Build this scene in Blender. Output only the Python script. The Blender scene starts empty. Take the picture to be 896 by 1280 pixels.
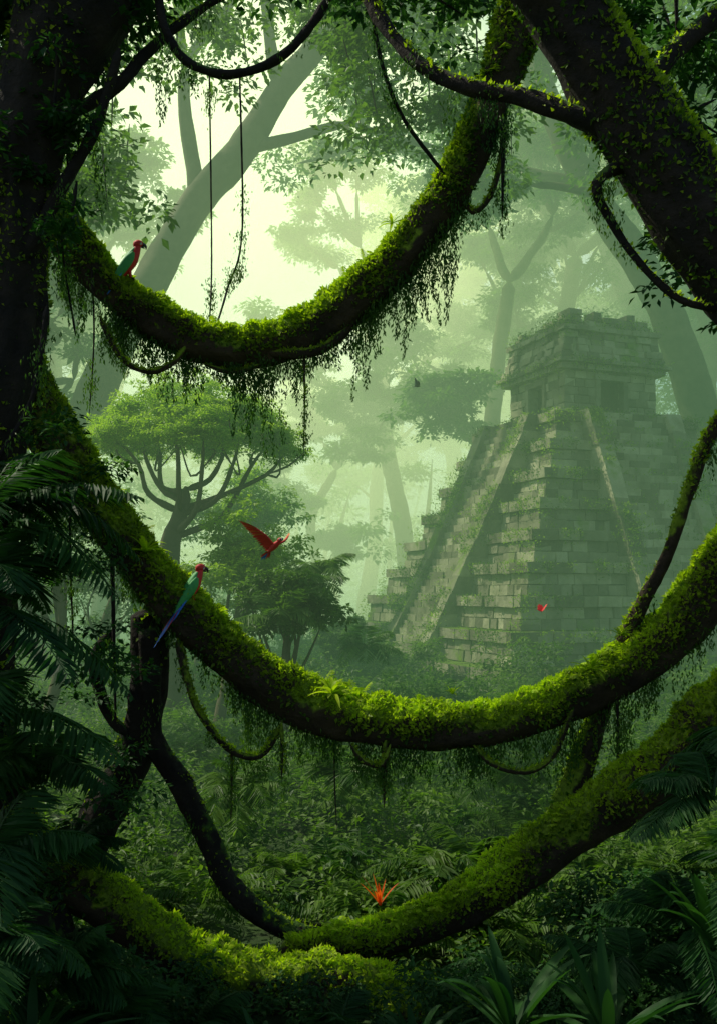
import bpy, math, random
import numpy as np
from mathutils import Vector
random.seed(5)
R = np.random.default_rng(11)
sc = bpy.context.scene
CAMZ, F, HOR = 4.5, 1280.0, 740.0

def at(a, b, d):
    """image pixel column, row and chosen depth -> world metres (camera stands at 0,0,4.5 looking north)"""
    return np.array([(a-448)*d/F, d, CAMZ+(HOR-b)*d/F])
def nrm(v):
    v = np.asarray(v, float)
    return v/np.maximum(np.linalg.norm(v, axis=-1, keepdims=True), 1e-9)
def gh(x, y):
    x = np.asarray(x, float); y = np.asarray(y, float)
    g = .25*np.sin(x*.31+1)*np.cos(y*.23)+.15*np.sin(x*.9+y*.7)
    g = g + 1.2*np.clip((np.abs(x)-.25*y-1)/8, 0, 1.5)*np.clip(1-(y-5)/60, 0, 1)
    return g-.1

# ------------------------------------------------------------ mesh helper
class M:
    def __init__(s): s.V=[];s.Q=[];s.T=[];s.I=[];s.S=[];s.n=0
    def add(s, V, Q, t=.5, mi=0, smooth=False):
        V=np.asarray(V,float).reshape(-1,3);Q=np.asarray(Q,int).reshape(-1,4)
        t=np.broadcast_to(np.asarray(t,float),(len(V),))
        s.V.append(V);s.Q.append(Q+s.n);s.T.append(t)
        s.I.append(np.full(len(Q),mi));s.S.append(np.full(len(Q),smooth));s.n+=len(V)
    def build(s, name, mats, parent=None):
        V=np.concatenate(s.V);Q=np.concatenate(s.Q);T=np.concatenate(s.T)
        me=bpy.data.meshes.new(name)
        me.vertices.add(len(V));me.vertices.foreach_set("co",V.astype(np.float32).ravel())
        me.loops.add(len(Q)*4);me.loops.foreach_set("vertex_index",Q.astype(np.int32).ravel())
        me.polygons.add(len(Q))
        me.polygons.foreach_set("loop_start",(np.arange(len(Q))*4).astype(np.int32))
        me.polygons.foreach_set("loop_total",np.full(len(Q),4,np.int32))
        for m in (mats if isinstance(mats,(list,tuple)) else [mats]): me.materials.append(m)
        me.polygons.foreach_set("material_index",np.concatenate(s.I).astype(np.int32))
        me.polygons.foreach_set("use_smooth",np.concatenate(s.S).astype(bool))
        a=me.attributes.new("tint",'FLOAT','POINT');a.data.foreach_set("value",T.astype(np.float32))
        me.update(calc_edges=True)
        ob=bpy.data.objects.new(name,me);sc.collection.objects.link(ob)
        if parent: ob.parent=parent
        return ob
def empty(name):
    e=bpy.data.objects.new(name,None);sc.collection.objects.link(e);return e

def leaves(m,P,D,N,L,W,t=.5,mi=0,fold=.12):
    P=np.asarray(P,float);n=len(P)
    if n==0:return
    D=nrm(D);S=nrm(np.cross(D,N));U=np.cross(S,D)
    L=np.broadcast_to(L,(n,))[:,None];W=np.broadcast_to(W,(n,))[:,None]
    V=np.stack([P,P+D*L*.42+S*W*.5+U*W*fold,P+D*L-U*L*.12,P+D*L*.42-S*W*.5+U*W*fold],1)
    m.add(V,np.arange(4*n).reshape(n,4),np.repeat(np.broadcast_to(t,(n,)),4),mi)
def rdir(n): return nrm(R.normal(size=(n,3)))

def resample(pts,step):
    pts=np.asarray(pts,float);n=len(pts)
    if n==2: pts=np.array([pts[0],(pts[0]+pts[1])/2,pts[1]]);n=3
    P=np.vstack([2*pts[0]-pts[1],pts,2*pts[-1]-pts[-2]]);out=[];
    for i in range(n-1):
        p0,p1,p2,p3=P[i:i+4];k=max(2,int(np.linalg.norm((p2-p1)[:3])/step))
        for t in np.arange(k)/k:
            out.append(.5*((2*p1)+(-p0+p2)*t+(2*p0-5*p1+4*p2-p3)*t*t+(-p0+3*p1-3*p2+p3)*t**3))
    out.append(pts[-1]);return np.array(out)

def tube(m,pts,rad,seg=12,step=.15,rough=.1,strands=0,moss=0.,mi=0,t=.5):
    rad=np.broadcast_to(np.asarray(rad,float),(len(pts),))
    C=resample(np.column_stack([np.asarray(pts,float),rad]),step)
    c=C[:,:3];r=np.maximum(C[:,3],.002);n=len(c)
    T=nrm(np.gradient(c,axis=0));u=np.array([0,0,1.]) if abs(T[0][2])<.9 else np.array([1.,0,0])
    A=np.zeros((n,3))
    for i in range(n):
        u=u-T[i]*u.dot(T[i]);u=u/np.linalg.norm(u);A[i]=u
    B=np.cross(T,A);s=np.concatenate([[0],np.cumsum(np.linalg.norm(np.diff(c,axis=0),axis=1))])/np.mean(r)
    ph=np.linspace(0,2*np.pi,seg,endpoint=False)
    S,Ph=np.meshgrid(s,ph,indexing='ij')
    o=R.uniform(0,6.28,8)
    nz=.5*np.sin(S*.7+o[0]+np.sin(Ph+o[1]))+.4*np.sin(2*Ph+S*.9+o[2])+.35*np.sin(3*Ph-S*1.6+o[3])+.3*np.sin(S*2.9+2*Ph+o[4])+.25*np.sin(5*Ph+S*4.1+o[5])
    k=1+rough*nz
    if strands: k=k+.09*np.abs(np.sin(Ph*strands/2+S*.25+o[6]))*2-.09
    dirs=A[:,None]*np.cos(Ph)[...,None]+B[:,None]*np.sin(Ph)[...,None]
    if moss:
        k=k+moss*np.clip(dirs[...,2]+.2,0,1)*(1+.6*np.sin(S*1.9+o[7])*np.cos(Ph*2+S*.8)+.4*np.sin(S*5.3+Ph*3))
    k[0]*=.3;k[-1]*=.25
    V=c[:,None]+dirs*(r[:,None]*k)[...,None]
    i=np.arange(n-1)[:,None]*seg;j=np.arange(seg)[None];j2=(j+1)%seg
    Q=np.stack([i+j,i+j2,i+seg+j2,i+seg+j],-1).reshape(-1,4)
    m.add(V,Q,t,mi,True)
    return dict(c=c,r=r,T=T,A=A,B=B,V=V,dirs=dirs,k=k)

def moss_on(m,tb,dens,ls=.05,mi=0,thr=-.1,s0=0,s1=1,tmin=0,tmax=1):
    """leafy moss tufts on the light side of a limb"""
    n0=len(tb['c']);seg=tb['V'].shape[1]
    ln=np.sum(np.linalg.norm(np.diff(tb['c'],axis=0),axis=1));N=int(dens*ln*np.mean(tb['r'])*6)
    i=(R.uniform(s0,s1,N)*(n0-2)).astype(int);j=R.integers(0,seg,N);f=R.random((N,1));g=R.random((N,1))
    V=tb['V'];j2=(j+1)%seg
    P=(V[i,j]*(1-f)+V[i+1,j]*f)*(1-g)+(V[i,j2]*(1-f)+V[i+1,j2]*f)*g
    U=nrm(tb['dirs'][i,j]+tb['dirs'][i,j2])
    pat=np.sin(P[:,0]*3.1+P[:,2]*2.3)+np.sin(P[:,0]*7.7+P[:,1]*5+2)*.6
    keep=(U[:,2]+.25*pat+.25*R.normal(size=N))>thr
    P=P[keep];U=U[keep];n=len(P)
    D=nrm(U*.9+rdir(n)*.9+np.array([0,0,.15]))
    Nn=nrm(U+rdir(n)*.6)
    L=ls*R.uniform(.5,1.7,n)
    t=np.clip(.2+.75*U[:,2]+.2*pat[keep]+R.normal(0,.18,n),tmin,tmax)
    leaves(m,P-U*.01,D,Nn,L,L*.55,t,mi)

def strands(m,P,L,ls=.05,mi=0,t=.35):
    """hanging moss/vine strands: leafy vertical strings"""
    for p,l in zip(P,L):
        k=max(4,int(l/(ls*.2)));z=np.linspace(0,1,k)
        w=(1-z)**.7*.06+.006
        Q=np.column_stack([p[0]+np.sin(z*5+p[0]*9)*.03*l+R.normal(0,1,k)*w,p[1]+R.normal(0,1,k)*w,p[2]-z*l])
        D=np.array([0,0,-1.])+R.normal(0,.3,(k,3))
        leaves(m,Q,D,rdir(k),ls*R.uniform(.6,1.6,k),ls*.42,t+R.normal(0,.12,k),mi)

def hang_from(m,tb,n,lmin,lmax,ls=.05,mi=0,s0=0,s1=1,cl=5,t=.35):
    for q in range(n):
        i0=R.uniform(s0,s1)*(len(tb['c'])-2);L0=R.uniform(lmin,lmax)*R.uniform(.5,1)
        Ps=[];Ls=[]
        for k in range(R.integers(4,cl+5)):
            i=int(np.clip(i0+R.normal(0,1.1),0,len(tb['c'])-1))
            Ps.append(tb['c'][i]+np.array([R.normal(0,.03),R.normal(0,.1),-tb['r'][i]*.8]));Ls.append(L0*R.uniform(.3,1))
        strands(m,Ps,Ls,ls,mi,t)

def fronds(m,P,az,el,L,droop,M_=22,ll=.3,lw=.04,mi=0,t=.5):
    P=np.asarray(P,float);n=len(P)
    az,el,L,droop,ll,t=[np.broadcast_to(np.asarray(x,float),(n,)) for x in (az,el,L,droop,ll,t)]
    tt=np.linspace(.12,1,M_)[None]
    H=np.stack([np.cos(az),np.sin(az),0*az],-1)[:,None]
    def pos(q): 
        return P[:,None]+H*(L[:,None]*q*np.cos(el)[:,None])[...,None]+np.array([0,0,1.])*(L[:,None]*(q*np.sin(el)[:,None]-droop[:,None]*q*q))[...,None]
    C=pos(tt);T=nrm(pos(tt+.02)-pos(tt-.02));S=nrm(np.cross(T,[0,0,1.]));U=np.cross(S,T)
    ln=ll[:,None]*(np.sin(np.pi*(tt*.88+.1))**.7)
    for sg in(-1,1):
        D=nrm(S*sg+T*.65-U*.15+R.normal(0,.09,S.shape))-np.array([0,0,.22])
        leaves(m,C.reshape(-1,3),D.reshape(-1,3),(U+R.normal(0,.15,U.shape)).reshape(-1,3),(ln*R.uniform(.85,1.1,ln.shape)).ravel(),lw*(np.broadcast_to(L[:,None],ln.shape).ravel()/1.5)**.5,np.repeat(t,M_)+R.normal(0,.07,n*M_),mi,.05)
    q=np.linspace(0,1,7)[None];C=pos(q);S=nrm(np.cross(nrm(pos(q+.02)-pos(q-.02)),[0,0,1.]))
    w=(.012*(1-q)+.003)*L[:,None]**.5
    V=np.stack([C-S*w[...,None],C+S*w[...,None]],2).reshape(n,-1,3)
    a=np.arange(6)*2;q4=np.stack([a,a+1,a+3,a+2],-1);Q=(q4[None]+(np.arange(n)*14)[:,None,None])
    m.add(V.reshape(-1,3),Q.reshape(-1,4),np.repeat(t,14),mi)

def straps(m,P,az,el,L,W,droop,mi=0,t=.5,sg=6):
    P=np.asarray(P,float);n=len(P)
    az,el,L,W,droop,t=[np.broadcast_to(np.asarray(x,float),(n,)) for x in (az,el,L,W,droop,t)]
    q=np.linspace(0,1,sg+1)[None];H=np.stack([np.cos(az),np.sin(az),0*az],-1)[:,None]
    C=P[:,None]+H*(L[:,None]*q*np.cos(el)[:,None])[...,None]+np.array([0,0,1.])*(L[:,None]*(q*np.sin(el)[:,None]-droop[:,None]*q*q))[...,None]
    S=np.stack([-np.sin(az),np.cos(az),0*az],-1)[:,None]
    w=(W[:,None]*.5*(np.sin(np.pi*np.clip(q*.8+.2,0,1))**.8+.02))[...,None]
    up=np.array([0,0,1.])
    V=np.stack([C-S*w+up*w*.5,C,C+S*w+up*w*.5],2)
    k=3;a=(np.arange(sg)*k)[:,None]+np.arange(2)[None];q4=np.stack([a,a+1,a+k+1,a+k],-1).reshape(-1,4)
    Q=q4[None]+(np.arange(n)*k*(sg+1))[:,None,None]
    m.add(V.reshape(-1,3),Q.reshape(-1,4),np.repeat(t,k*(sg+1)),mi,True)

def clumps(m,C,rad,nleaf,ls,mi=0,flat=.5,sub=5,t=.5,wr=.55):
    C=np.asarray(C,float)
    rad=np.broadcast_to(rad,(len(C),))
    for c,r in zip(C,rad):
        sc_=c+rdir(sub)*r*np.array([1,1,flat])*R.uniform(.2,1,(sub,1))
        for s in sc_:
            k=max(3,int(nleaf/sub));o=rdir(k);o[:,2]=np.where(R.random(k)<.75,np.abs(o[:,2]),o[:,2])
            P=s+o*r*.5*np.array([1,1,flat*.9])*R.uniform(.35,1.05,(k,1))
            D=nrm(o*np.array([1,1,.3])+rdir(k)*.6+np.array([0,0,-.25]))
            N=nrm(np.array([0,0,1.])+o*.5+rdir(k)*.45)
            L=ls*R.uniform(.6,1.35,k)
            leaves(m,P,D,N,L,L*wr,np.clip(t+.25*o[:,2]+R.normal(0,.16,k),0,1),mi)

def grow(m,p,d,L,r,lev,ends,spread=.55,up=.25,seg=7):
    pts=[p];dd=nrm(d)
    for i in range(4):
        dd=nrm(dd+R.normal(0,.13,3)+np.array([0,0,up*.1]));p=p+dd*L/4;pts.append(p)
    tube(m,pts,np.linspace(r,r*.62,5),seg=max(5,seg),step=L/8,rough=.07)
    if lev<=1: ends.append(pts[2])
    if lev==0: ends.append(p);return
    for k in range(R.integers(2,4)):
        grow(m,p,nrm(dd+R.normal(0,spread,3)+np.array([0,0,up])),L*R.uniform(.6,.85),r*.6,lev-1,ends,spread,up,seg-1)

# ------------------------------------------------------------ materials
def newmat(name):
    m=bpy.data.materials.new(name);m.use_nodes=True;nt=m.node_tree;nt.nodes.clear()
    return m,nt,nt.nodes,nt.links
def leaf_mat(name,c0,c1,trans=.35,rough=.5,spec=.25):
    m,nt,N,L=newmat(name);o=N.new('ShaderNodeOutputMaterial')
    a=N.new('ShaderNodeAttribute');a.attribute_name='tint'
    tc=N.new('ShaderNodeTexCoord');nz=N.new('ShaderNodeTexNoise');nz.inputs['Scale'].default_value=.9;nz.inputs['Detail'].default_value=2
    L.new(tc.outputs['Object'],nz.inputs['Vector'])
    ad=N.new('ShaderNodeMath');ad.operation='MULTIPLY_ADD';L.new(nz.outputs['Fac'],ad.inputs[0]);ad.inputs[1].default_value=1.1;ad.inputs[2].default_value=-.55
    a2=N.new('ShaderNodeMath');a2.operation='ADD';a2.use_clamp=True;L.new(a.outputs['Fac'],a2.inputs[0]);L.new(ad.outputs[0],a2.inputs[1])
    mx=N.new('ShaderNodeMix');mx.data_type='RGBA';L.new(a2.outputs[0],mx.inputs[0]);mx.inputs[6].default_value=(*c0,1);mx.inputs[7].default_value=(*c1,1)
    b=N.new('ShaderNodeBsdfPrincipled');b.inputs['Roughness'].default_value=rough;b.inputs['Specular IOR Level'].default_value=spec
    tr=N.new('ShaderNodeBsdfTranslucent');ms=N.new('ShaderNodeMixShader');ms.inputs[0].default_value=trans
    g=N.new('ShaderNodeMix');g.data_type='RGBA';g.blend_type='MULTIPLY';g.inputs[0].default_value=1;L.new(mx.outputs[2],g.inputs[6]);g.inputs[7].default_value=(1.5,1.7,.6,1)
    L.new(mx.outputs[2],b.inputs['Base Color']);L.new(g.outputs[2],tr.inputs['Color'])
    L.new(b.outputs[0],ms.inputs[1]);L.new(tr.outputs[0],ms.inputs[2]);L.new(ms.outputs[0],o.inputs[0]);return m
def surf_mat(name,base0,base1,moss0,moss1,thr=.1,mix=.25,sc_=3.,bump=.5,rough=.9,stone=False):
    """bark / stone whose upward faces carry moss"""
    m,nt,N,L=newmat(name);o=N.new('ShaderNodeOutputMaterial');b=N.new('ShaderNodeBsdfPrincipled')
    tc=N.new('ShaderNodeTexCoord')
    def noise(s,d=6,r=.6):
        n=N.new('ShaderNodeTexNoise');n.inputs['Scale'].default_value=s;n.inputs['Detail'].default_value=d;n.inputs['Roughness'].default_value=r;L.new(tc.outputs['Object'],n.inputs['Vector']);return n
    n1=noise(sc_);n2=noise(sc_*4);n3=noise(sc_*.5,3)
    def mixc(f,a,c):
        x=N.new('ShaderNodeMix');x.data_type='RGBA';L.new(f,x.inputs[0])
        for i,q in((6,a),(7,c)):
            if isinstance(q,tuple): x.inputs[i].default_value=(*q,1)
            else: L.new(q,x.inputs[i])
        return x.outputs[2]
    def ramp(src,lo,hi):
        r=N.new('ShaderNodeMapRange');r.inputs[1].default_value=lo;r.inputs[2].default_value=hi;L.new(src,r.inputs[0]);return r.outputs[0]
    cb=mixc(ramp(n1.outputs['Fac'],.3,.7),base0,base1)
    if stone:
        a=N.new('ShaderNodeAttribute');a.attribute_name='tint'
        x=N.new('ShaderNodeMix');x.data_type='RGBA';x.blend_type='MULTIPLY';x.inputs[0].default_value=1;L.new(cb,x.inputs[6])
        cr=N.new('ShaderNodeMapRange');cr.inputs[3].default_value=.4;cr.inputs[4].default_value=1.2;L.new(a.outputs['Fac'],cr.inputs[0])
        L.new(cr.outputs[0],x.inputs[7]);cb=x.outputs[2]
    cm=mixc(ramp(n2.outputs['Fac'],.3,.7),moss0,moss1)
    ge=N.new('ShaderNodeNewGeometry');sp=N.new('ShaderNodeSeparateXYZ');L.new(ge.outputs['Normal'],sp.inputs[0])
    ma=N.new('ShaderNodeMath');ma.operation='MULTIPLY_ADD';L.new(n3.outputs['Fac'],ma.inputs[0]);ma.inputs[1].default_value=2.6;ma.inputs[2].default_value=-1.3
    mb=N.new('ShaderNodeMath');mb.operation='ADD';L.new(sp.outputs['Z'],mb.inputs[0]);L.new(ma.outputs[0],mb.inputs[1])
    mc=N.new('ShaderNodeMath');mc.operation='MULTIPLY_ADD';L.new(n2.outputs['Fac'],mc.inputs[0]);mc.inputs[1].default_value=.8;L.new(mb.outputs[0],mc.inputs[2])
    f=ramp(mc.outputs[0],thr+.4,thr+.4+mix)
    col=mixc(f,cb,cm)
    L.new(col,b.inputs['Base Color']);b.inputs['Roughness'].default_value=rough;b.inputs['Specular IOR Level'].default_value=.2
    bp=N.new('ShaderNodeBump');bp.inputs['Strength'].default_value=bump;bp.inputs['Distance'].default_value=.06
    L.new(n2.outputs['Fac'],bp.inputs['Height']);L.new(bp.outputs[0],b.inputs['Normal'])
    L.new(b.outputs[0],o.inputs[0]);return m
def plain(name,c,rough=.6,var=.25):
    m,nt,N,L=newmat(name);o=N.new('ShaderNodeOutputMaterial');b=N.new('ShaderNodeBsdfPrincipled')
    tc=N.new('ShaderNodeTexCoord');n=N.new('ShaderNodeTexNoise');n.inputs['Scale'].default_value=30;L.new(tc.outputs['Object'],n.inputs['Vector'])
    x=N.new('ShaderNodeMix');x.data_type='RGBA';L.new(n.outputs['Fac'],x.inputs[0]);x.inputs[6].default_value=(*[q*(1-var) for q in c],1);x.inputs[7].default_value=(*[min(1,q*(1+var)) for q in c],1)
    L.new(x.outputs[2],b.inputs['Base Color']);b.inputs['Roughness'].default_value=rough;L.new(b.outputs[0],o.inputs[0]);return m

BARK=surf_mat("mossy_bark",(.022,.018,.010),(.07,.052,.028),(.07,.13,.01),(.22,.32,.02),thr=.1,sc_=2.5,bump=.8)
BARKD=surf_mat("dark_bark",(.010,.010,.008),(.032,.025,.017),(.02,.06,.01),(.07,.14,.02),thr=.5,sc_=3,bump=.8)
BARKF=surf_mat("tree_bark",(.07,.06,.03),(.15,.125,.07),(.04,.08,.015),(.08,.13,.03),thr=.6,sc_=1.2,bump=.5)
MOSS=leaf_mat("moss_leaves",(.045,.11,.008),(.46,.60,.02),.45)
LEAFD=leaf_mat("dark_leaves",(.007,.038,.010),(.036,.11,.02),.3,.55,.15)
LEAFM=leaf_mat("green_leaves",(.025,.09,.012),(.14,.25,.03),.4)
LEAFL=leaf_mat("light_leaves",(.12,.24,.015),(.34,.48,.04),.5)
STONE=surf_mat("weathered_stone",(.22,.22,.12),(.50,.49,.30),(.06,.13,.015),(.18,.28,.03),thr=.34,mix=.4,sc_=.9,bump=.9,stone=True)
GROUND=surf_mat("forest_floor",(.02,.02,.012),(.05,.045,.025),(.02,.045,.012),(.05,.09,.02),thr=.5,sc_=.8,bump=1)
RED=plain("red_feathers",(.65,.03,.02));GRN=plain("green_feathers",(.05,.34,.07));BLU=plain("blue_feathers",(.03,.17,.6))
TEAL=plain("teal_feathers",(.03,.42,.28));BLK=plain("beak_black",(.02,.02,.02),.3);ORA=plain("orange_feathers",(.6,.16,.03));WHT=plain("face_white",(.6,.55,.45))
BIRDM=[RED,GRN,BLU,TEAL,BLK,ORA,WHT]
REDL=leaf_mat("red_leaves",(.5,.04,.01),(.75,.12,.02),.4)

# ------------------------------------------------------------ ground
g=M();xs=np.concatenate([np.linspace(-400,-60,18),np.linspace(-55,55,111),np.linspace(60,400,18)]);ys=np.concatenate([np.linspace(-60,0,10),np.linspace(1,80,80),np.linspace(90,600,30)])
X,Y=np.meshgrid(xs,ys);Z=gh(X,Y);nx=len(xs);i=np.arange(len(ys)-1)[:,None]*nx+np.arange(nx-1)[None]
g.add(np.stack([X,Y,Z],-1),np.stack([i,i+1,i+nx+1,i+nx],-1),.5,0,True);g.build("ground",GROUND)

# ------------------------------------------------------------ pyramid
stone=M();tuft=M();tuft2=M()
YAW=math.radians(21);PC=np.array([11.5,53.,0.])
def rot(P,k):
    a=YAW+k*math.pi/2;c,s=math.cos(a),math.sin(a);P=np.asarray(P,float)
    return np.stack([P[...,0]*c-P[...,1]*s,P[...,0]*s+P[...,1]*c,P[...,2]],-1)+PC
BQ=np.array([[0,1,3,2],[4,6,7,5],[0,4,5,1],[2,3,7,6],[0,2,6,4],[1,5,7,3]])
def block(u0,u1,y0,y1,z0,z1,k,jit=.02,t=None,sl=0.):
    """u along the face, y outward negative; sl = batter"""
    V=np.array([[u,y+(sl if z==z1 else 0),z] for z in(z0,z1) for y in(y0,y1) for u in(u0,u1)],float)
    V+=R.uniform(-jit,jit,V.shape)
    stone.add(rot(V,k),BQ,R.random() if t is None else t)
def course(h,z0,z1,k,bl=.85,dep=.5,sl=0.,holes=(),miss=0.,hj=.03,width=None):
    w=h if width is None else width;u=-w
    while u<w-.05:
        n=u+bl*random.uniform(.6,1.4)
        if n>w-.3:n=w
        segs=[(u,n)]
        for a,b in holes:
            ns=[]
            for s,e in segs:
                if e<=a or s>=b: ns.append((s,e));continue
                if s<a: ns.append((s,a))
                if e>b: ns.append((b,e))
            segs=ns
        for s,e in segs:
            if e-s>.08 and random.random()>miss:
                o=random.uniform(-hj,hj)
                block(s+.018,e-.018,-h+o,-h+dep,z0+.018,z1-.012,k,sl=sl)
        u=n
H0,H1,NT,TZ=10.4,3.75,9,13.0
th=TZ/NT
EX=.86
def HH(i): return H0+(H1+.35-H0)*(i/(NT-1))**EX
for i in range(NT):
    h=HH(i);z0=i*th
    for k in range(4):
        for c in range(3):
            zz=z0+c*th/3;hh=h-.08*c
            if c==2: course(hh+.2,zz,zz+th/3,k,1.1,1.4,hj=.05,miss=.03)
            else: course(hh,zz,zz+th/3,k,.8,1.4,sl=.04,hj=.06,miss=.01)
    for k in(0,):
        block(-h+.3,h-.3,-h+.3,h-.3,z0-.3,z0+th-.05,k,jit=0,t=0)  # core tinted darkest, painting shade into the gaps between blocks
NS=38;hb,ht=11.0,4.25;SW=1.8
for k in range(4):
    for i in range(NS):
        y=hb+(ht-hb)*(i/NS)**.88;z=TZ*i/NS;u=-SW
        while u<SW-.05:
            n=min(SW,u+random.uniform(.5,1.1))
            block(u+.01,n-.01,-y+random.uniform(-.03,.03),-y+1.6,z-.1,z+TZ/NS+random.uniform(-.02,.015),k,.015)
            u=n
    for sgn in(-1,1):
        nb=15
        for i in range(nb):
            ya=hb+.35+(ht-hb)*(i/nb)**.88;yb=hb+.35+(ht-hb)*((i+1)/nb)**.88;za=TZ*i/nb;zb=TZ*(i+1)/nb-.02
            u0,u1=sorted((sgn*(SW+.02),sgn*(SW+.8)));j=random.uniform(-.03,.03)
            V=np.array([[u0,-ya+j,za],[u1,-ya+j,za],[u0,-ya+2.3,za],[u1,-ya+2.3,za],[u0,-yb+j,zb+.1],[u1,-yb+j,zb+.1],[u0,-yb+2.2,zb+.1],[u1,-yb+2.2,zb+.1]],float)+R.uniform(-.02,.02,(8,3))
            stone.add(rot(V,k),BQ,R.random())
z=TZ
for k in range(4): course(3.35,z,z+.3,k,1,.9)
block(-3.1,3.1,-3.1,3.1,z-.1,z+.27,0,0,.3)
z+=.3;WH=2.65;door=(-.68,.68)
block(-1.45,1.45,-1.45,1.45,z,z+1.95,0,0,0)  # dark block added inside so the doorways look shaded
for k in range(4):
    for c in range(5):
        course(WH,z+c*.4,z+(c+1)*.4,k,.7,.5,holes=[door] if c<4 else [],hj=.035)
    for s in(-1,1):
        a,b=sorted((s*.68,s*.92));block(a,b,-WH-.1,-WH+.3,z,z+1.6,k,.01)
        a,b=sorted((s*.76,s*2.3));block(a,b,-WH+.3,-WH+.7,z,z+2.05,k,0,0)
        a,b=sorted((s*.74,s*.9));block(a,b,-WH+.5,-WH+1.3,z,z+2.04,k,0,0)
    block(-1.0,1.0,-WH-.12,-WH+.3,z+1.6,z+1.86,k,.012)
z+=2.0
for k in range(4): course(3.0,z,z+.28,k,1.1,1.2,hj=.05,miss=.03)
block(-2.6,2.6,-2.6,2.6,z+.02,z+2.2,0,0,0)
z+=.28
for k in range(4): course(3.2,z,z+.2,k,.9,1.2,hj=.06,miss=.06)
z+=.2
for k in range(4):
    for c in range(4):
        course(3.0-.1*c,z+c*.36,z+(c+1)*.36,k,.62,.5,hj=.13,miss=.05,sl=.06)
z+=1.44
for k in range(4): course(2.85,z,z+.26,k,.8,1.5,hj=.08,miss=.15)
block(-2.3,2.3,-2.3,2.3,z-.1,z+.2,0,0,.3)
z+=.26
for k in range(4):
    for c in range(3): course(2.5-.12*c,z+c*.3,z+(c+1)*.3,k,.7,.9,hj=.14,miss=.2+.28*c)
ztop=z
def tufts_at(P,n,ls,spread,t=.55,hang=False,dst=None):
    Pn=np.repeat(P,n,0)+R.normal(0,1,(len(P)*n,3))*np.array([spread,spread,spread*.35])
    if hang: Pn[:,2]-=np.abs(R.normal(0,spread*1.9,len(Pn)))
    o=rdir(len(Pn));o[:,2]=np.abs(o[:,2])
    leaves(dst or tuft,Pn,o,rdir(len(Pn)),ls*R.uniform(.5,1.5,len(Pn)),ls*.5,np.clip(t+R.normal(0,.22,len(Pn)),0,1))
for i in range(NT):
    h=HH(i)
    for k in(0,3,1):
        for dst,n,off in((tuft,64,0),(tuft2,50,2.)):
            u=R.uniform(-h,h,n);P=np.column_stack([u,np.full(n,-h-.15)+R.uniform(-.1,.3,n),np.full(n,(i+1)*th+.02)])
            P=P[(np.sin(u*1.3+i*2+k+off)+.6*np.sin(u*3.1+i))>-.1]
            if len(P):tufts_at(rot(P,k),18,.12,.16,.4,True,dst)
for k in(0,3):
    for sgn in(-1,1):
        for dst in(tuft,tuft2):
            q=R.random(110);q=q[np.sin(q*17+k+sgn)>-.5];P=np.column_stack([sgn*(SW+.4)+R.normal(0,.25,len(q)),-(hb+.35+(ht-hb)*q**.88),TZ*q+.1])
            tufts_at(rot(P,k),16,.12,.18,.4,False,dst)
    q=R.random(70);P=np.column_stack([R.uniform(-SW,SW,70),-(hb+(ht-hb)*q**.88),TZ*q+.25]);tufts_at(rot(P,k),9,.1,.16,.4,False,tuft2)
    for q in range(60):
        zz=R.uniform(1,TZ);i=min(NT-1,int(zz/th));P=np.array([[-HH(i)+R.normal(0,.3),-HH(i)-.1+R.normal(0,.1),zz]]);tufts_at(rot(P,k),14,.12,.22,.4,True,tuft2)
    for dst in(tuft,tuft2):
        P=np.column_stack([R.uniform(-3,3,50),R.uniform(-3.2,-2.9,50),np.full(50,TZ+2.85)]);tufts_at(rot(P,k),14,.11,.15,.4,True,dst)
        P=np.column_stack([R.uniform(-3,3,30),R.uniform(-3.4,-3.1,30),np.full(30,TZ+.3)]);tufts_at(rot(P,k),14,.11,.15,.4,True,dst)
        P=np.column_stack([R.uniform(-2.8,2.8,60),R.uniform(-2.8,-2.2,60),R.uniform(ztop-.1,ztop+.6,60)]);tufts_at(rot(P,k),14,.11,.17,.4,True,dst)
pyr=empty("maya_step_pyramid")
stone.build("stone_tiers_stairs_temple",STONE,pyr);tuft.build("ledge_moss",LEAFM,pyr);tuft2.build("ledge_creepers",LEAFL,pyr)

# ------------------------------------------------------------ great mossy lianas
def W(pts): return [at(*p) for p in pts]
def limb(name,pts,rad,moss=.25,dens=1500,ls=.055,hang=20,hl=(.3,.9),strandn=5,bark=BARK,thr=-.1,step=.09,seg=20,subs=(),hs=(0,1)):
    e=empty(name);b=M();l=M();hm=M()
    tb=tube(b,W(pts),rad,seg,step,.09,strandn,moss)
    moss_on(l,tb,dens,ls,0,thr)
    if hang: hang_from(hm,tb,hang,hl[0],hl[1],.05,0,hs[0],hs[1],t=.3)
    for sp,sr in subs:
        t2=tube(b,W(sp),sr,8,.1,.12,3,.1);moss_on(l,t2,dens*.5,ls*.8,0,.1)
        if hang: hang_from(hm,t2,3,.15,.5,.04,t=.3)
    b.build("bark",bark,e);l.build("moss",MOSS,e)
    if hang: hm.build("hanging_moss",LEAFM,e)
    return e,tb

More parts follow.
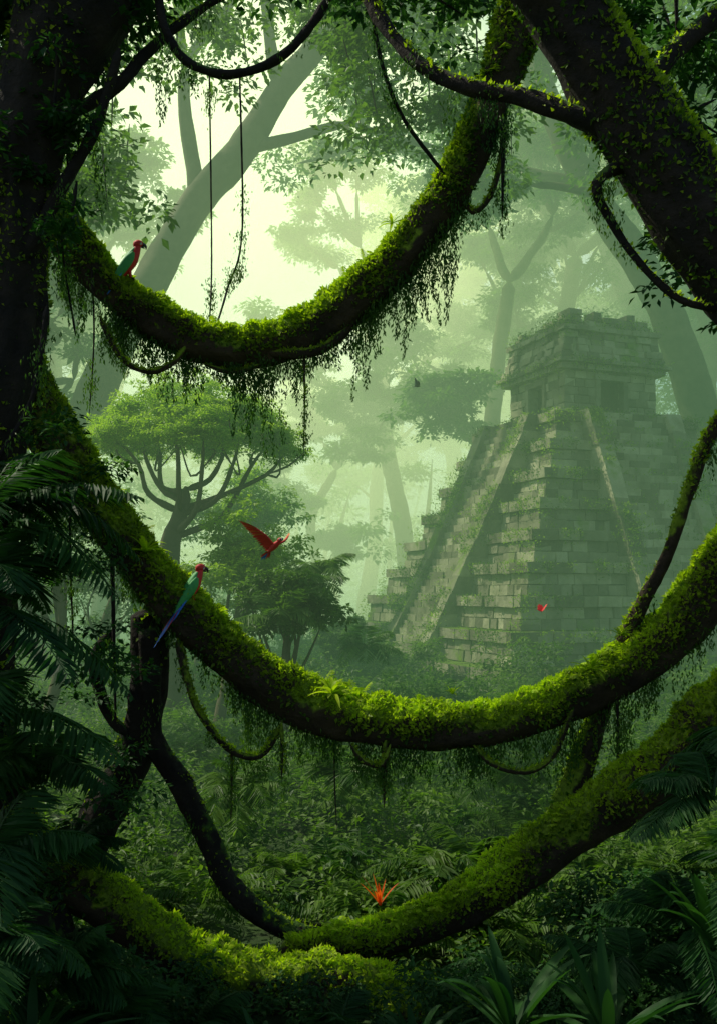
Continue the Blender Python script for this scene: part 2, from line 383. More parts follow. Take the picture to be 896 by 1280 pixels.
main=[(-60,330,12.2),(-15,420,12.3),(30,490,12.4),(75,562,12.5),(118,628,12.6),(165,690,12.7),(215,752,12.8),(280,815,12.9),(355,868,12.9),(440,900,12.9),(530,912,12.9),(620,905,12.8),(700,880,12.8),(780,840,12.7),(845,790,12.6),(905,715,12.5),(960,620,12.4)]
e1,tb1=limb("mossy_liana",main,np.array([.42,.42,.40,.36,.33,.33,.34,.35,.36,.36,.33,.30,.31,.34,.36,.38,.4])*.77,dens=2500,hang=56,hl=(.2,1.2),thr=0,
  subs=[([(222,800,12.7),(245,880,12.6),(285,935,12.6),(325,945,12.7),(352,905,12.8)],[.05,.045,.04,.04,.05]),
        ([(438,930,12.6),(455,952,12.6),(478,955,12.6),(488,930,12.6)],.035),
        ([(482,925,12.7),(480,960,12.7),(480,1010,12.7)],[.05,.035,.01]),
        ([(590,930,12.7),(615,955,12.6),(655,965,12.6),(690,945,12.6),(718,880,12.6)],.035),
        ([(290,930,12.7),(290,980,12.7),(289,1030,12.7)],[.02,.014,.006]),
        ([(352,900,12.7),(353,940,12.7),(352,978,12.7)],[.03,.02,.006])])
up=[(20,190,13.6),(60,265,13.6),(105,325,13.6),(155,375,13.6),(215,415,13.6),(285,437,13.6),(350,430,13.6),(410,402,13.5),(465,358,13.5),(515,308,13.4),(555,255,13.3),(585,200,13.2),(610,140,13.1),(635,70,13.0),(665,-10,12.9),(700,-80,12.8)]
e2,tb2=limb("mossy_liana",up,np.array([.3,.28,.27,.27,.28,.28,.29,.30,.30,.29,.28,.26,.27,.3,.34,.36])*.84,dens=2500,hang=64,hl=(.25,1.6),hs=(.1,.85),thr=0,
  subs=[([(125,395,13.4),(150,445,13.4),(185,465,13.4),(215,455,13.4),(235,430,13.4)],.035),([(255,455,13.5),(290,465,13.5),(330,455,13.5)],.03),
        ([(330,440,13.5),(380,442,13.4),(420,425,13.4),(460,375,13.4)],[.06,.07,.06,.04]),
        ([(570,235,13.2),(590,265,13.2),(612,245,13.2),(625,200,13.2),(632,140,13.1)],.035),
        ([(380,440,13.4),(381,500,13.4),(380,570,13.4)],[.02,.012,.004])])
e3,tb3=limb("mossy_root",[(-60,1030,11),(0,1062,11.2),(80,1095,11.4),(160,1150,11.6),(240,1205,11.6),(320,1235,11.5),(420,1240,11.5),(540,1262,11.3),(640,1300,11)],[.3,.3,.28,.26,.27,.3,.3,.25,.2],dens=1500,hang=0,thr=0)
e4,tb4=limb("mossy_root",[(960,850,12),(896,905,12.2),(830,965,12.4),(760,1010,12.5),(700,1050,12.6),(640,1095,12.6),(570,1140,12.5),(500,1165,12.4),(430,1180,12.3),(350,1190,12.2)],np.array([.4,.38,.34,.32,.3,.3,.26,.22,.18,.12])*.9,dens=2300,hang=6,thr=-.05)
e5,tb5=limb("twisted_root",[(192,780,12.9),(188,850,13),(190,920,13.1),(225,980,13.1),(262,1050,13),(285,1105,12.9),(335,1150,12.8),(385,1170,12.7),(420,1172,12.6)],[.16,.15,.14,.14,.14,.13,.13,.1,.05],moss=.1,dens=400,hang=4,bark=BARKD,thr=.4,
  subs=[([(140,790,12.9),(118,830,13),(135,890,13),(160,920,13)],.07),([(345,1155,12.7),(370,1170,12.6),(400,1160,12.5)],.06)])
e6,tb6=limb("leaning_trunk",[(185,760,13),(188,830,13.1),(175,920,13.2),(150,980,13.3),(115,1040,13.4),(60,1120,13.5)],[.2,.22,.24,.25,.28,.32],moss=.05,dens=400,hang=4,bark=BARKD,thr=.4)
e7,tb7=limb("leaning_trunk",[(758,850,13.0),(745,900,13.0),(722,970,12.9),(695,1030,12.8),(655,1085,12.7)],[.12,.14,.16,.19,.24],moss=.05,dens=700,hang=3,thr=.2)
e8,tb8=limb("climbing_vine",[(930,480,12.3),(885,550,12.4),(862,610,12.4),(835,690,12.5),(805,750,12.6),(775,810,12.7)],[.08,.075,.07,.07,.08,.1],moss=.1,dens=1000,hang=2,thr=.2)
e9,tb9=limb("jungle_tree",[(40,1300,11),(-40,1000,11.3),(-50,760,11.4),(-30,560,11.5),(10,420,11.6),(20,300,11.6),(35,180,11.6),(60,80,11.6),(110,-20,11.6),(160,-140,11.6)],[.7,.6,.55,.5,.38,.36,.40,.46,.55,.6],moss=.05,dens=420,hang=10,bark=BARKD,thr=.1,strandn=9,seg=28,
  subs=[([(50,140,11.6),(100,135,11.7),(150,105,11.8),(190,60,11.9),(240,20,12),(300,-20,12)],[.12,.08,.07,.06,.05,.04]),([(30,330,11.4),(80,230,11.4),(120,160,11.4),(150,60,11.4)],[.1,.07,.06,.05])])
e10,tb10=limb("jungle_tree",[(560,-260,9.6),(640,-90,9.8),(705,10,10),(760,105,10),(815,190,10),(875,275,10),(940,350,10),(1010,450,10),(1050,700,10),(1060,1100,10)],[.3,.34,.36,.37,.38,.42,.46,.5,.6,.7],moss=.1,dens=1100,hang=14,hl=(.2,.7),bark=BARKD,thr=-.15,strandn=7,seg=28,
  subs=[([(780,165,10),(720,145,10),(650,122,10.2),(580,108,10.4),(530,85,10.6),(490,45,10.8),(450,-20,11)],[.13,.10,.085,.075,.07,.07,.08]),
        ([(790,200,10),(745,230,9.9),(765,280,10),(800,330,10),(850,375,10),(910,388,10)],[.07,.05,.04,.035,.035,.035]),
        ([(790,140,10.3),(820,90,10.4),(870,40,10.5),(930,0,10.5)],[.12,.1,.09,.09])])
vn=M();vl=M()
for pts,r in [([(195,-30,11.5),(205,30,11.5),(232,75,11.5),(285,93,11.5),(345,75,11.5),(390,30,11.5),(425,-30,11.5)],.05),
    ([(465,20,12.5),(480,90,12.6),(505,150,12.8),(555,218,13)],.025),([(300,90,14.5),(303,290,14.5),(285,360,14.5),(272,405,13.8)],.014),
    ([(262,80,14.5),(265,320,14.5),(262,410,13.8)],.012),([(628,150,12.9),(628,210,12.9),(627,275,12.9)],[.04,.025,.008]),
    ([(-20,600,11),(40,500,11),(60,380,11)],.03),([(140,640,12.5),(142,760,12.5),(145,900,12.5)],[.03,.025,.015]),
    ([(90,590,12.3),(88,680,12.3),(92,800,12.3)],[.02,.015,.01]),([(115,330,13.3),(118,420,13.3),(112,520,13.3)],[.015,.012,.006]),
    ([(70,100,12),(85,200,12),(78,300,12),(95,420,12)],.012),([(770,860,12.6),(772,920,12.6),(770,985,12.6)],[.02,.015,.006]),
    ([(420,880,13),(418,960,13),(421,1040,13)],[.012,.01,.005])]:
    tb=tube(vn,W(pts),r,7,.1,.12,2);hang_from(vl,tb,6,.1,.35,.045)
strands(vl,[at(*p) for p in [(120,130,12),(127,130,12),(116,125,12),(200,60,12),(206,70,12),(196,55,12),(545,260,13.3),(553,240,13.3),(548,250,13.2),(514,90,12.6),(560,110,11),(566,112,11),(850,800,12.5),(862,790,12.5),(840,805,12.5)]],[1.2,1.3,.9,.9,.7,.8,1.5,1.7,1.1,.7,.5,.4,.8,.9,.6],.05,0,.4)
vv=empty("hanging_vines");vn.build("stems",BARKD,vv);vl.build("leaflets",LEAFM,vv)

def rosette(name,p,n,L,W_,mat=MOSS,el=(.2,1.3),droop=.45,t=.75):
    m=M();straps(m,np.repeat([p],n,0),R.uniform(0,6.28,n),R.uniform(*el,n),L*R.uniform(.7,1.1,n),W_,droop*R.uniform(.6,1.2,n),0,np.clip(t+R.normal(0,.15,n),0,1));return m.build(name,mat)
rosette("bromeliad",at(415,868,12.5),24,.42,.06)
rosette("bromeliad",at(182,690,12.4),22,.38,.055)
rosette("bromeliad",at(738,838,12.3),22,.34,.05)
rosette("bromeliad",at(490,280,13.2),12,.25,.035)
rosette("bromeliad",at(775,795,12.4),14,.25,.035)
rosette("bromeliad",at(565,868,12.6),14,.2,.03)
rosette("red_bromeliad",at(475,1132,12.8),9,.48,.045,REDL,(.9,1.5),.2,.8)
def fernplant(m,p,n,L,el=(.5,1.2),dr=.6,M_=20,ll=.22,lw=.04,t=.5,mi=0):
    n=int(n);fronds(m,np.repeat([p],n,0),R.uniform(0,6.28,n),R.uniform(*el,n),L*R.uniform(.75,1.1,n),dr*R.uniform(.6,1.3,n),M_,ll*L,lw,mi,np.clip(t+R.normal(0,.12,n),0,1))
fm=M()
for tb,q in((tb1,60),(tb2,54),(tb4,38),(tb3,20)):
    for k in range(q):
        i=R.integers(4,len(tb['c'])-4);p=tb['c'][i]+np.array([0,R.uniform(-.2,.1),tb['r'][i]*1.05])
        fernplant(fm,p,R.integers(5,9),R.uniform(.14,.38),(.3,1.4),.5,10,.3,.05,.8)
fm.build("epiphyte_ferns",MOSS)

# ------------------------------------------------------------ trees
def tree(name,trunk,rad,limbs,ends_extra=(),crad=2.,nleaf=500,ls=.3,lm=LEAFM,bm=BARKF,lev=2,flat=.5,spread=.55,upb=.25,seg=14):
    e=empty(name);b=M();l=M();ends=[]
    tube(b,trunk,rad,seg,.5,.08,5)
    for p,d,LL,r in limbs: grow(b,np.array(p,float),np.array(d,float),LL,r,lev,ends,spread,upb,8)
    E=list(ends)+list(ends_extra)
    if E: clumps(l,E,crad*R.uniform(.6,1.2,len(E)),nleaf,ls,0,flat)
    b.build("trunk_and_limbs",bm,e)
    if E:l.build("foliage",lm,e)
d=58
T=W([(-30,960,d),(60,660,d),(120,490,d),(190,350,d),(245,255,d),(300,190,d),(350,115,d),(405,45,d),(470,-60,d)])
tree("kapok_tree",T,[1.6,1.2,1.05,.95,.87,.82,.7,.6,.5],
   [(T[4],(.0,0,1),8,.5),(T[5],(1,.0,.15),6.5,.38),(T[6],(-.3,0,1),7,.4),(T[7],(.6,.2,.6),5.5,.35),(T[8],(.2,0,1),7,.4)],
   crad=2.0,nleaf=240,ls=.34,lm=LEAFM,lev=2)
# umbrella tree
d=33
T=W([(222,900,d),(212,700,d),(224,650,d),(234,608,d)])
e=empty("umbrella_tree");b=M();l=M()
tube(b,T,[.45,.32,.27,.22],12,.3,.12,4)
tops=[]
for a,bb,dd in [(150,552,32),(180,545,34),(215,540,31.5),(300,548,32),(335,555,33.5),(255,545,31),(190,545,35.5),(355,568,33),(280,550,35)]:
    s0=T[2]+(T[3]-T[2])*R.uniform(-.6,1.1);end=at(a,bb,dd);f=R.uniform(.35,.5)
    m1=s0+(end-s0)*np.array([f*1.25,f*1.2,f*.5])+R.normal(0,.15,3);m2=s0+(end-s0)*np.array([.85,.8,.7])+R.normal(0,.15,3)
    tube(b,[s0,m1,m2,end],[.13,.09,.065,.03],7,.25,.12)
    for _ in range(2): tube(b,[m2,m2+(end-m2)*.5+R.normal(0,.4,3),end+R.normal(0,.5,3)],[.05,.035,.02],5,.25,.1)
    tops.append(end)
for k in range(210):
    a=R.uniform(0,6.28);q=math.sqrt(R.random());x=at(243,560,33)+np.array([math.cos(a)*q*3.3,math.sin(a)*q*3.3,2.3*(1-q*q)*R.uniform(.15,1)+R.normal(0,.12)]);tops.append(x)
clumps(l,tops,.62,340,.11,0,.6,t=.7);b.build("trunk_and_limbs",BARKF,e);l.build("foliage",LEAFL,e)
def small_tree(name,a,bb,d,r,ls=.16,lm=LEAFM,n=26,nl=300):
    top=at(a,bb,d);gx=float(gh(top[0],d));e=empty(name);b=M();l=M()
    base=np.array([top[0]+R.normal(0,.4),d,gx-.2]);mid=(base+top)/2+R.normal(0,.25,3)
    tube(b,[base,mid,top],[.2,.14,.07],8,.4,.1)
    C=[]
    for k in range(n):
        o=rdir(1)[0]*R.uniform(.2,1)*r;o[2]=o[2]*.75;C.append(top+o)
        if k<8: tube(b,[mid,(mid+top+o)/2+R.normal(0,.2,3),top+o],[.07,.04,.02],5,.4,.1)
    clumps(l,C,r*.33,nl,ls,0,.8);b.build("trunk_and_limbs",BARKF,e);l.build("foliage",lm,e)
small_tree("understory_tree",310,700,30,1.9,.15,LEAFL,34)
small_tree("understory_tree",360,760,26,1.3,.16,LEAFM,30)
small_tree("understory_tree",150,720,36,2.6)
small_tree("understory_tree",420,800,44,1.4,.2)
small_tree("understory_tree",60,650,27,2.6)
small_tree("understory_tree",250,770,40,2.8)
small_tree("understory_tree",300,640,48,2.6,.22,LEAFL,34)
d=66
T=W([(925,760,d),(900,600,d),(850,440,d),(800,330,d),(735,235,d),(690,140,d),(660,20,d)])
tree("kapok_tree",T,[1.6,1.3,1.1,1.0,.85,.7,.6],[(T[3],(.7,0,.6),8,.5),(T[4],(-1,0,.2),8,.45),(T[4],(.3,0,1),8,.4),(T[5],(-.6,0,.7),7,.4),(T[6],(.3,0,1),8,.5),(T[5],(.8,0,.5),8,.4)],crad=2.8,nleaf=420,ls=.42)
d=58
T=W([(1010,800,d),(975,500,d),(940,300,d),(930,120,d),(960,-40,d)])
tree("kapok_tree",T,[1.5,1.2,1.0,.9,.7],[(T[2],(-1,0,.4),8,.5),(T[3],(-.9,0,.6),8,.45),(T[4],(-.5,0,1),8,.4),(T[3],(-.3,-.5,.8),8,.4)],crad=2.6,nleaf=420,ls=.4)
def bigtree(a,d,hgt,r,lean=0,ls=.45,nl=350):
    x=(a-448)*d/F;g0=float(gh(x,d));b0=np.array([x,d,g0-.5]);w=R.normal(0,1.2,(3,3));w[:,2]=0
    T=[b0,b0+np.array([lean*.2,0,hgt*.3])+w[0]*.5,b0+np.array([lean*.5,0,hgt*.6])+w[1],b0+np.array([lean,0,hgt*.85])+w[2]]
    T=np.array(T);lim=[(T[3],rdir(1)[0]*.6+np.array([0,0,.8]),hgt*.17,r*.55) for _ in range(3)]+[(T[2],nrm(np.array([R.normal(),R.normal(),.5])),hgt*.17,r*.4) for _ in range(3)]+[((T[1]+T[2])/2,nrm(np.array([R.normal(),R.normal(),.3])),hgt*.12,r*.25)]
    tree("rainforest_tree",T,[r*1.3,r,r*.85,r*.7],lim,crad=hgt*.065,nleaf=nl,ls=ls)
for a,d,h,r,ln in [(590,78,34,.7,3),(520,95,36,.8,-4),(680,88,40,.9,2),(450,115,34,.8,5),(790,92,44,1,-3),(900,80,42,1,-2),(60,60,27,.8,-3),(130,80,34,.9,-4),(0,76,34,1,3),(200,110,30,.8,-6),(560,125,44,1,4),(640,120,46,1,-3),(330,135,28,.8,2),(390,100,20,.5,2),(720,130,50,1.1,0),(1000,90,44,1.1,-4),(60,130,46,1.1,0)]:
    bigtree(a,d,h,r,ln)
fm=M();fb=M();C=[];rr=[]
for k in range(420):
    d=R.uniform(85,190);x=R.uniform(-.75,.75)*d;hgt=R.uniform(3,17)*(1 if R.random()<.7 else 1.5)
    C.append([x,d,hgt]);rr.append(R.uniform(2.5,4.5))
    if k%3==0: tube(fb,[[x,d,-.5],[x+R.normal(0,.6),d,hgt*.6],[x+R.normal(0,1),d,hgt+1]],[.35,.28,.15],5,3,.1)
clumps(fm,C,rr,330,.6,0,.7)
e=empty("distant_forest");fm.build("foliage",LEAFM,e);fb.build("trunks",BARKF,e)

# ------------------------------------------------------------ undergrowth
def inpyr(x,y,mg=.6):
    c,s=math.cos(YAW),math.sin(YAW);dx,dy=x-PC[0],y-PC[1];return max(abs(dx*c+dy*s),abs(-dx*s+dy*c))<H0+mg
ug=M()
for q in range(620):
    y=R.uniform(13.5,62);x=R.uniform(-.42,.42)*y+R.normal()
    if inpyr(x,y): continue
    z0=float(gh(x,y));hh=R.uniform(.3,1.0)+(y-14)*.03*R.uniform(.6,1.2)
    r=R.uniform(.6,1.2)*(1+y*.015)
    clumps(ug,[[x,y,z0+hh*.6]],[r],int(260),.07+.0032*y,0,.7,sub=6,t=R.uniform(.2,.85))
for q in range(90):
    k=random.choice((0,3));u=R.uniform(-H0-1,H0+1);p=rot(np.array([u,-H0-R.uniform(.7,2.8),R.uniform(.5,2.2)]),k)
    clumps(ug,[p],[R.uniform(.7,1.3)],280,.19,0,.8,sub=6,t=R.uniform(.2,.8))
ug.build("undergrowth",LEAFM)
ug=M()
for k in range(330):
    y=13.5+R.random()**1.3*34;x=R.uniform(-.42,.42)*y;
    if inpyr(x,y): continue
    fernplant(ug,[x,y,float(gh(x,y))+R.uniform(.1,.5)+.02*(y-13)],R.integers(7,12),R.uniform(.7,1.3)*(1+y*.012),(.5,1.3),.6,16,.24,.05,R.uniform(.2,.9))
ug.build("ferns",LEAFM)
pl=M()
for a,bb,d in [(375,740,27),(395,720,28),(560,1100,15),(600,1090,15.5),(350,780,25),(430,980,18),(300,1000,17),(640,990,19),(455,815,34)]:
    fernplant(pl,at(a,bb,d),12,1.1+.03*d,(.5,1.4),.75,26,.3,.05,.55)
pl.build("palm_bushes",LEAFM)
def fgpalm(name,pts,L,n=14,t=.5,el=(.2,1.3),mat=LEAFD,ll=.28,lw=.05):
    m=M()
    for p in pts: fernplant(m,at(*p),n,L,el,.65,34,ll,lw,t)
    m.build(name,mat)
fgpalm("palm_fronds",[(-20,640,10.5),(-40,760,10)],1.9)
fgpalm("palm_fronds",[(-30,900,9.5),(40,980,10.5),(-20,1080,9)],1.7)
fgpalm("palm_fronds",[(60,1240,8.5),(150,1290,9),(-10,1200,8)],1.2,16)
fgpalm("palm_fronds",[(240,1290,9.5),(90,1060,11.2),(420,1310,9.5)],.9)
fgpalm("palm_fronds",[(890,1000,9),(940,930,9.5)],1.1)
fgpalm("palm_fronds",[(860,1160,8.5),(930,1080,8),(790,1220,9.5)],1.0)
def fgstrap(name,p,n,L,W_,mat=LEAFD,t=.4,el=(.3,1.35)):
    m=M();straps(m,np.repeat([at(*p)],n,0),R.uniform(0,6.28,n),R.uniform(*el,n),L*R.uniform(.6,1.1,n),W_,.4*R.uniform(.4,1.3,n),0,np.clip(t+R.normal(0,.15,n),0,1),9);m.build(name,mat)
fgstrap("broad_leaf_plant",(640,1300,8.5),24,1.3,.11)
fgstrap("broad_leaf_plant",(760,1310,8.2),22,1.2,.10)
fgstrap("broad_leaf_plant",(520,1320,8.8),16,.8,.08)
fgstrap("broad_leaf_plant",(890,1190,8),20,1.1,.10)
fgstrap("broad_leaf_plant",(40,1330,7.8),22,1.1,.08)
fgstrap("broad_leaf_plant",(330,1330,8.5),16,.7,.07)
m=M()
for k in range(90):
    a=R.choice([R.uniform(-60,150),R.uniform(700,950)]);bb=R.uniform(1110,1290) if a>400 else R.uniform(480,1290)
    clumps(m,[at(a,bb,R.uniform(10.5,13.5) if a<400 else R.uniform(10.5,11.8))],[.5],260,.09,0,.8)
for k in range(60):
    a=R.uniform(0,896);clumps(m,[at(a,R.uniform(1225,1300)+abs(a-448)*-.06,R.uniform(9.5,11))],[.4],220,.08,0,.6)
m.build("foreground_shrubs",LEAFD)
m=M();tw=M()
def canopy(n,a0,a1,b0,b1,d0,d1,r,ls,nl,t=.4):
    for k in range(n):
        c=at(R.uniform(a0,a1),R.uniform(b0,b1),R.uniform(d0,d1));clumps(m,[c],[r*R.uniform(.6,1.3)],nl,ls,0,.6,t=t)
        tube(tw,[c+np.array([0,0,r*1.2])+R.normal(0,.3,3),c+R.normal(0,.1,3)],[.03,.01],5,.2,.1)
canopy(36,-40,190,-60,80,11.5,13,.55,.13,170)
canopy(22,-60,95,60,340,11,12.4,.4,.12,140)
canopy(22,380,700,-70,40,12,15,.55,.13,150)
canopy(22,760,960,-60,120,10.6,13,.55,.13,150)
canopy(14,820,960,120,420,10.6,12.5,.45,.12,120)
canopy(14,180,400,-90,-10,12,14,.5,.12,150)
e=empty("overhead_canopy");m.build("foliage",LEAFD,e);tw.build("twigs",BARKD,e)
m=M();tw=M()
canopy(26,150,470,-40,110,26,34,1.1,.22,170,.6)
canopy(34,430,640,-40,190,24,32,1.1,.24,170,.5)
canopy(22,640,900,0,260,30,40,1.4,.28,170,.5)
canopy(20,30,170,40,280,22,30,1.1,.24,170,.5)
e=empty("canopy_foliage");m.build("foliage",LEAFM,e);tw.build("twigs",BARKD,e)

# ------------------------------------------------------------ birds
def xform(ob,loc,yaw,pitch,s):
    ob.location=Vector(loc);ob.rotation_euler=(0,pitch,yaw);ob.scale=(s,s,s)
def loft(m,pts,ry,rz,mi,seg=14):
    C=resample(np.column_stack([pts,ry,rz]),.012);c=C[:,:3];T=nrm(np.gradient(c,axis=0));S=np.array([0,1.,0]);U=np.cross(T,S)
    ph=np.linspace(0,2*np.pi,seg,endpoint=False);n=len(c)
    V=c[:,None]+S*(np.cos(ph)[None,:,None]*C[:,3][:,None,None])+U[:,None]*(np.sin(ph)[None,:,None]*C[:,4][:,None,None])
    i=np.arange(n-1)[:,None]*seg;j=np.arange(seg)[None];j2=(j+1)%seg
    m.add(V,np.stack([i+j,i+j2,i+seg+j2,i+seg+j],-1).reshape(-1,4),.5,mi,True)
def feather(m,p0,p1,w,nrmv,mi,k=6):
    p0=np.array(p0,float);p1=np.array(p1,float);D=nrm(p1-p0);S=nrm(np.cross(D,nrmv));q=np.linspace(0,1,k)
    ww=w*.5*np.array([.6,1,1,.95,.7,.08]);c=p0+(p1-p0)*q[:,None]
    V=np.stack([c-S*ww[:,None],c+np.array(nrmv)*w*.08,c+S*ww[:,None]],1)
    a=(np.arange(k-1)*3)[:,None]+np.arange(2)[None];m.add(V,np.stack([a,a+1,a+4,a+3],-1).reshape(-1,4),.5,mi,True)
def head(m,hx,hz):
    loft(m,[(hx-.045,0,hz-.03),(hx-.03,0,hz),(hx,0,hz+.008),(hx+.03,0,hz),(hx+.045,0,hz-.01)],[.02,.042,.046,.032,.008],[.02,.044,.047,.034,.008],0)
    loft(m,[(hx+.025,0,hz+.004),(hx+.06,0,hz),(hx+.08,0,hz-.025),(hx+.078,0,hz-.055)],[.022,.018,.012,.002],[.028,.02,.013,.002],4,10)
    loft(m,[(hx+.025,0,hz-.024),(hx+.05,0,hz-.03),(hx+.062,0,hz-.042)],[.014,.012,.003],[.012,.01,.003],4,8)
    for s in(-1,1):
        loft(m,[(hx+.006,s*.034,hz+.002),(hx+.02,s*.036,hz+.002),(hx+.034,s*.028,hz)],[.003,.009,.003],[.006,.02,.006],6,8)
        loft(m,[(hx+.012,s*.043,hz+.008),(hx+.018,s*.045,hz+.008),(hx+.024,s*.043,hz+.008)],[.001,.005,.001],[.001,.006,.001],4,8)
def perched(name,loc,yaw,s,tail=.5,tmat=2,wmat=1):
    m=M()
    loft(m,[(-.17,0,-.16),(-.12,0,-.10),(-.05,0,-.01),(.02,0,.09),(.06,0,.17),(.085,0,.24),(.10,0,.28)],[.012,.035,.062,.07,.056,.042,.03],[.012,.035,.06,.068,.054,.042,.03],0)
    loft(m,[(-.19,0,-.15),(-.14,0,-.08),(-.075,0,.02),(-.01,0,.12),(.03,0,.19),(.06,0,.24)],[.02,.04,.06,.062,.05,.035],[.014,.03,.045,.048,.036,.02],wmat)
    head(m,.105,.285)
    for sg in(-1,1):
        loft(m,[(.045,sg*.05,.18),(.005,sg*.066,.11),(-.06,sg*.064,.01),(-.135,sg*.045,-.10),(-.21,sg*.02,-.22)],[.012,.024,.024,.016,.003],[.02,.05,.055,.04,.006],wmat)
        for q in range(5): feather(m,(-.04-.02*q,sg*(.078-.006*q),.02-.03*q),(-.17-.02*q,sg*.034,-.18-.035*q),.04,(-.6,sg*.8,.3),2 if q>1 else wmat)
        loft(m,[(.0,sg*.03,-.03),(.01,sg*.032,-.07),(.015,sg*.03,-.11)],[.022,.014,.008],[.024,.015,.008],0,8)
        for a in(-.03,0,.03): loft(m,[(.012,sg*.03,-.105),(.035,sg*.03+a*.6,-.112),(.055,sg*.03+a,-.125)],[.007,.006,.002],[.007,.006,.002],4,6)
        loft(m,[(.012,sg*.03,-.105),(-.02,sg*.03,-.118)],[.007,.002],[.007,.002],4,6)
    for q in range(-3,4):
        f=1-abs(q)*.13;feather(m,(-.14,q*.008,-.13),(-.14-tail*.55*f,q*.022,-.13-tail*.85*f),.04,(-.8,0,.5),tmat if abs(q)<3 else 0)
    ob=m.build(name,BIRDM);xform(ob,loc,yaw,0,s);return ob
def perch(tb,x,dy):
    i=np.argmin(np.abs(tb['c'][:,0]-x));V=tb['V'][max(0,i-1):i+2].reshape(-1,3);yy=tb['c'][i][1]+dy
    q=V[np.abs(V[:,1]-yy)<.12];return np.array([x,yy,q[:,2].max()+.03])
p=perch(tb2,at(165,0,13.6)[0],-.12);perched("perched_parrot",p+np.array([0,0,.13]),math.radians(12),1.15,.24,3)
p=perch(tb1,at(243,0,12.8)[0],-.2);perched("perched_macaw",p+np.array([0,0,.13]),math.radians(28),1.1,.55,2)
def flying(name,loc,yaw,s,pitch=0,roll=0,dark=False,base=0):
    m=M();b=4 if dark else 0
    loft(m,[(-.2,0,-.02),(-.12,0,-.01),(0,0,0),(.1,0,.01),(.16,0,.02),(.2,0,.025)],[.01,.035,.06,.058,.04,.03],[.01,.035,.055,.055,.04,.03],b)
    if not dark: head(m,.22,.03)
    else: loft(m,[(.16,0,.02),(.21,0,.03),(.26,0,.015)],[.03,.03,.004],[.03,.03,.004],4)
    for sg in(-1,1):
        sh=np.array([.06,sg*.05,.03]);el=np.array([.12,sg*.24,.14]);wr=np.array([.06,sg*.42,.32])
        m_=[sh,el,wr]
        C=resample(np.array(m_),.03);tube(m,C,np.linspace(.024,.012,len(C)),8,.03,.05,mi=b)
        nv=np.array([.1,-sg*.55,.82])
        K=20
        for q in range(K):
            f=q/(K-1);i=int(f*(len(C)-1));r0=C[i];fd=nrm(np.array([-1,0,-.1])*(1-f*.75)+np.array([-.3,sg*.6,.65])*f*1.1)
            feather(m,r0,r0+fd*(.24+.12*f),.055,nv,b if (q<K*.55 or dark) else (5 if q%2 else 0))
            if q%2==0: feather(m,r0+nv*.008,r0+nv*.008+fd*.12,.05,nv,4 if dark else (0 if f<.6 else 5))
    for q in range(-3,4): feather(m,(-.15,q*.01,-.015),(-.42+abs(q)*.04,q*.035,-.06),.04,(0,0,1),4 if dark else (2 if abs(q)<2 else 0))
    ob=m.build(name,BIRDM);ob.location=Vector(loc);ob.rotation_euler=(roll,pitch,yaw);ob.scale=(s,s,s);return ob
flying("flying_macaw",at(342,684,15.5),math.radians(-42),.78,math.radians(-28),math.radians(-10))
flying("distant_bird",at(521,483,36),math.radians(10),.5,0,.4,True)
m=M()
loft(m,[(-.035,0,0),(0,0,0),(.03,0,0),(.045,0,.003)],[.003,.006,.008,.003],[.003,.006,.008,.003],4,8)
for sg in(-1,1):
    for a,L_,w in((.9,.085,.05),(1.4,.075,.05),(2.2,.07,.055),(.5,.08,.03)):
        feather(m,(.01,0,.003),(.01+math.cos(a)*L_,sg*math.sin(a)*L_*.75,math.sin(a)*L_*.65),w,(0,-sg*.6,.75),0)
ob=m.build("red_butterfly",BIRDM);xform(ob,at(677,763,15),math.radians(60),-.6,1.3)

# ------------------------------------------------------------ mist
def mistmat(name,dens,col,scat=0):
    """humid air: absorbs, plus added emission standing in for scattered light; scat adds true scattering"""
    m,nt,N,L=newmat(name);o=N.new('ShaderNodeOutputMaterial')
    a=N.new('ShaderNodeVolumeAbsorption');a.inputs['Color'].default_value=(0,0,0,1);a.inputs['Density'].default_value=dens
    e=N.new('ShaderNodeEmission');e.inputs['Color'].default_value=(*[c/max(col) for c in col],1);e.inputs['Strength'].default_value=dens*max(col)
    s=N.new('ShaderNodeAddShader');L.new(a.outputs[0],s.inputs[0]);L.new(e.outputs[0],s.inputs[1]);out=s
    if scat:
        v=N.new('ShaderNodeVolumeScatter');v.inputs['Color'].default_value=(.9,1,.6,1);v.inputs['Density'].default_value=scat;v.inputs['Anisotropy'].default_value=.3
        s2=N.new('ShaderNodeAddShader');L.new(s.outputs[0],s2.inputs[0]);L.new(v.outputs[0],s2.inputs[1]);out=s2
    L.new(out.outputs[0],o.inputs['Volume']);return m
b=M();x0,x1,y0,y1,z0,z1=-170,170,15,260,-3,36
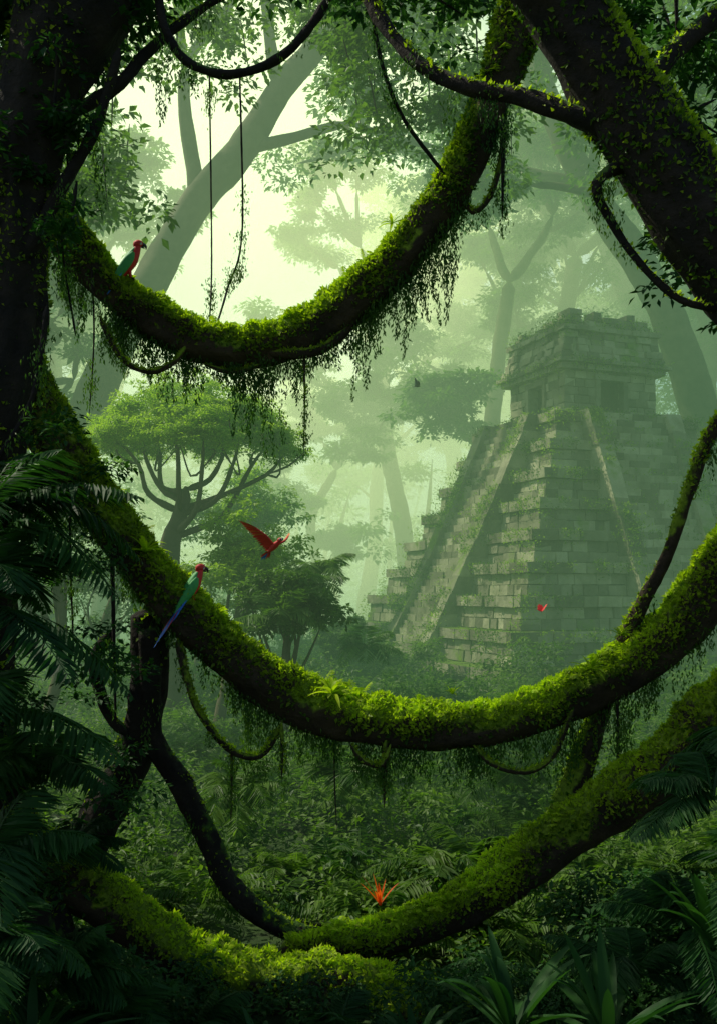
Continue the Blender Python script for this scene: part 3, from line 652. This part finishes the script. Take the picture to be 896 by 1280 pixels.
b.add([[x,y,z] for z in(z0,z1) for y in(y0,y1) for x in(x0,x1)],[[0,2,3,1],[4,5,7,6],[0,1,5,4],[2,6,7,3],[0,4,6,2],[1,3,7,5]]);b.build("mist",mistmat("mist_volume",.0075,(.11,.31,.14),.004))  # this air also glows by itself in place of scattered light
def glowball(c,r,mat):
    bpy.ops.mesh.primitive_uv_sphere_add(segments=48,ring_count=24,radius=1,location=c);o=bpy.context.object;o.name="mist_glow";o.scale=r;o.data.materials.append(mat)
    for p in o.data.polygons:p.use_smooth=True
for k,(rr,dn,cc,col) in enumerate(((52,.0016,at(360,350,100),(3.4,4.9,2.2)),(38,.0034,at(345,290,98),(4.6,5.0,2.1)),(24,.0048,at(325,220,96),(5.2,5.2,2.3)))):  # added self-glowing spheres imitating bright haze; they scatter no sunlight
    glowball(cc,(rr,rr*.75,rr*1.05),mistmat("mist_glow_volume",dn,col))

# ------------------------------------------------------------ light, sky, camera
EL,AZ=math.radians(52),math.radians(-68)
w=bpy.data.worlds.new("World");sc.world=w;w.use_nodes=True;nt=w.node_tree;bg=nt.nodes['Background']
s=nt.nodes.new('ShaderNodeTexSky');s.sky_type='NISHITA';s.sun_disc=False;s.sun_elevation=EL;s.sun_rotation=AZ;s.dust_density=1.5
nt.links.new(s.outputs[0],bg.inputs[0]);bg.inputs[1].default_value=.12
sv=Vector((math.sin(AZ)*math.cos(EL),math.cos(AZ)*math.cos(EL),math.sin(EL)))
ld=bpy.data.lights.new("sun",'SUN');ld.energy=5;ld.angle=math.radians(.5);ld.color=(1,.95,.75)
lo=bpy.data.objects.new("sun",ld);sc.collection.objects.link(lo);lo.rotation_euler=sv.to_track_quat('Z','Y').to_euler();lo.location=(-30,40,60)
cd=bpy.data.cameras.new("camera");cam=bpy.data.objects.new("camera",cd);sc.collection.objects.link(cam)
cam.location=(0,0,CAMZ);cam.rotation_euler=(math.radians(90),0,0);cd.sensor_fit='VERTICAL';cd.sensor_height=36;cd.lens=36;cd.shift_y=(HOR-640)/1280;cd.clip_end=2000;cd.clip_start=.1
sc.camera=cam
sc.view_settings.view_transform='Standard';sc.view_settings.look='None';sc.view_settings.exposure=0
print("polys",sum(len(o.data.polygons) for o in bpy.data.objects if o.type=='MESH'))
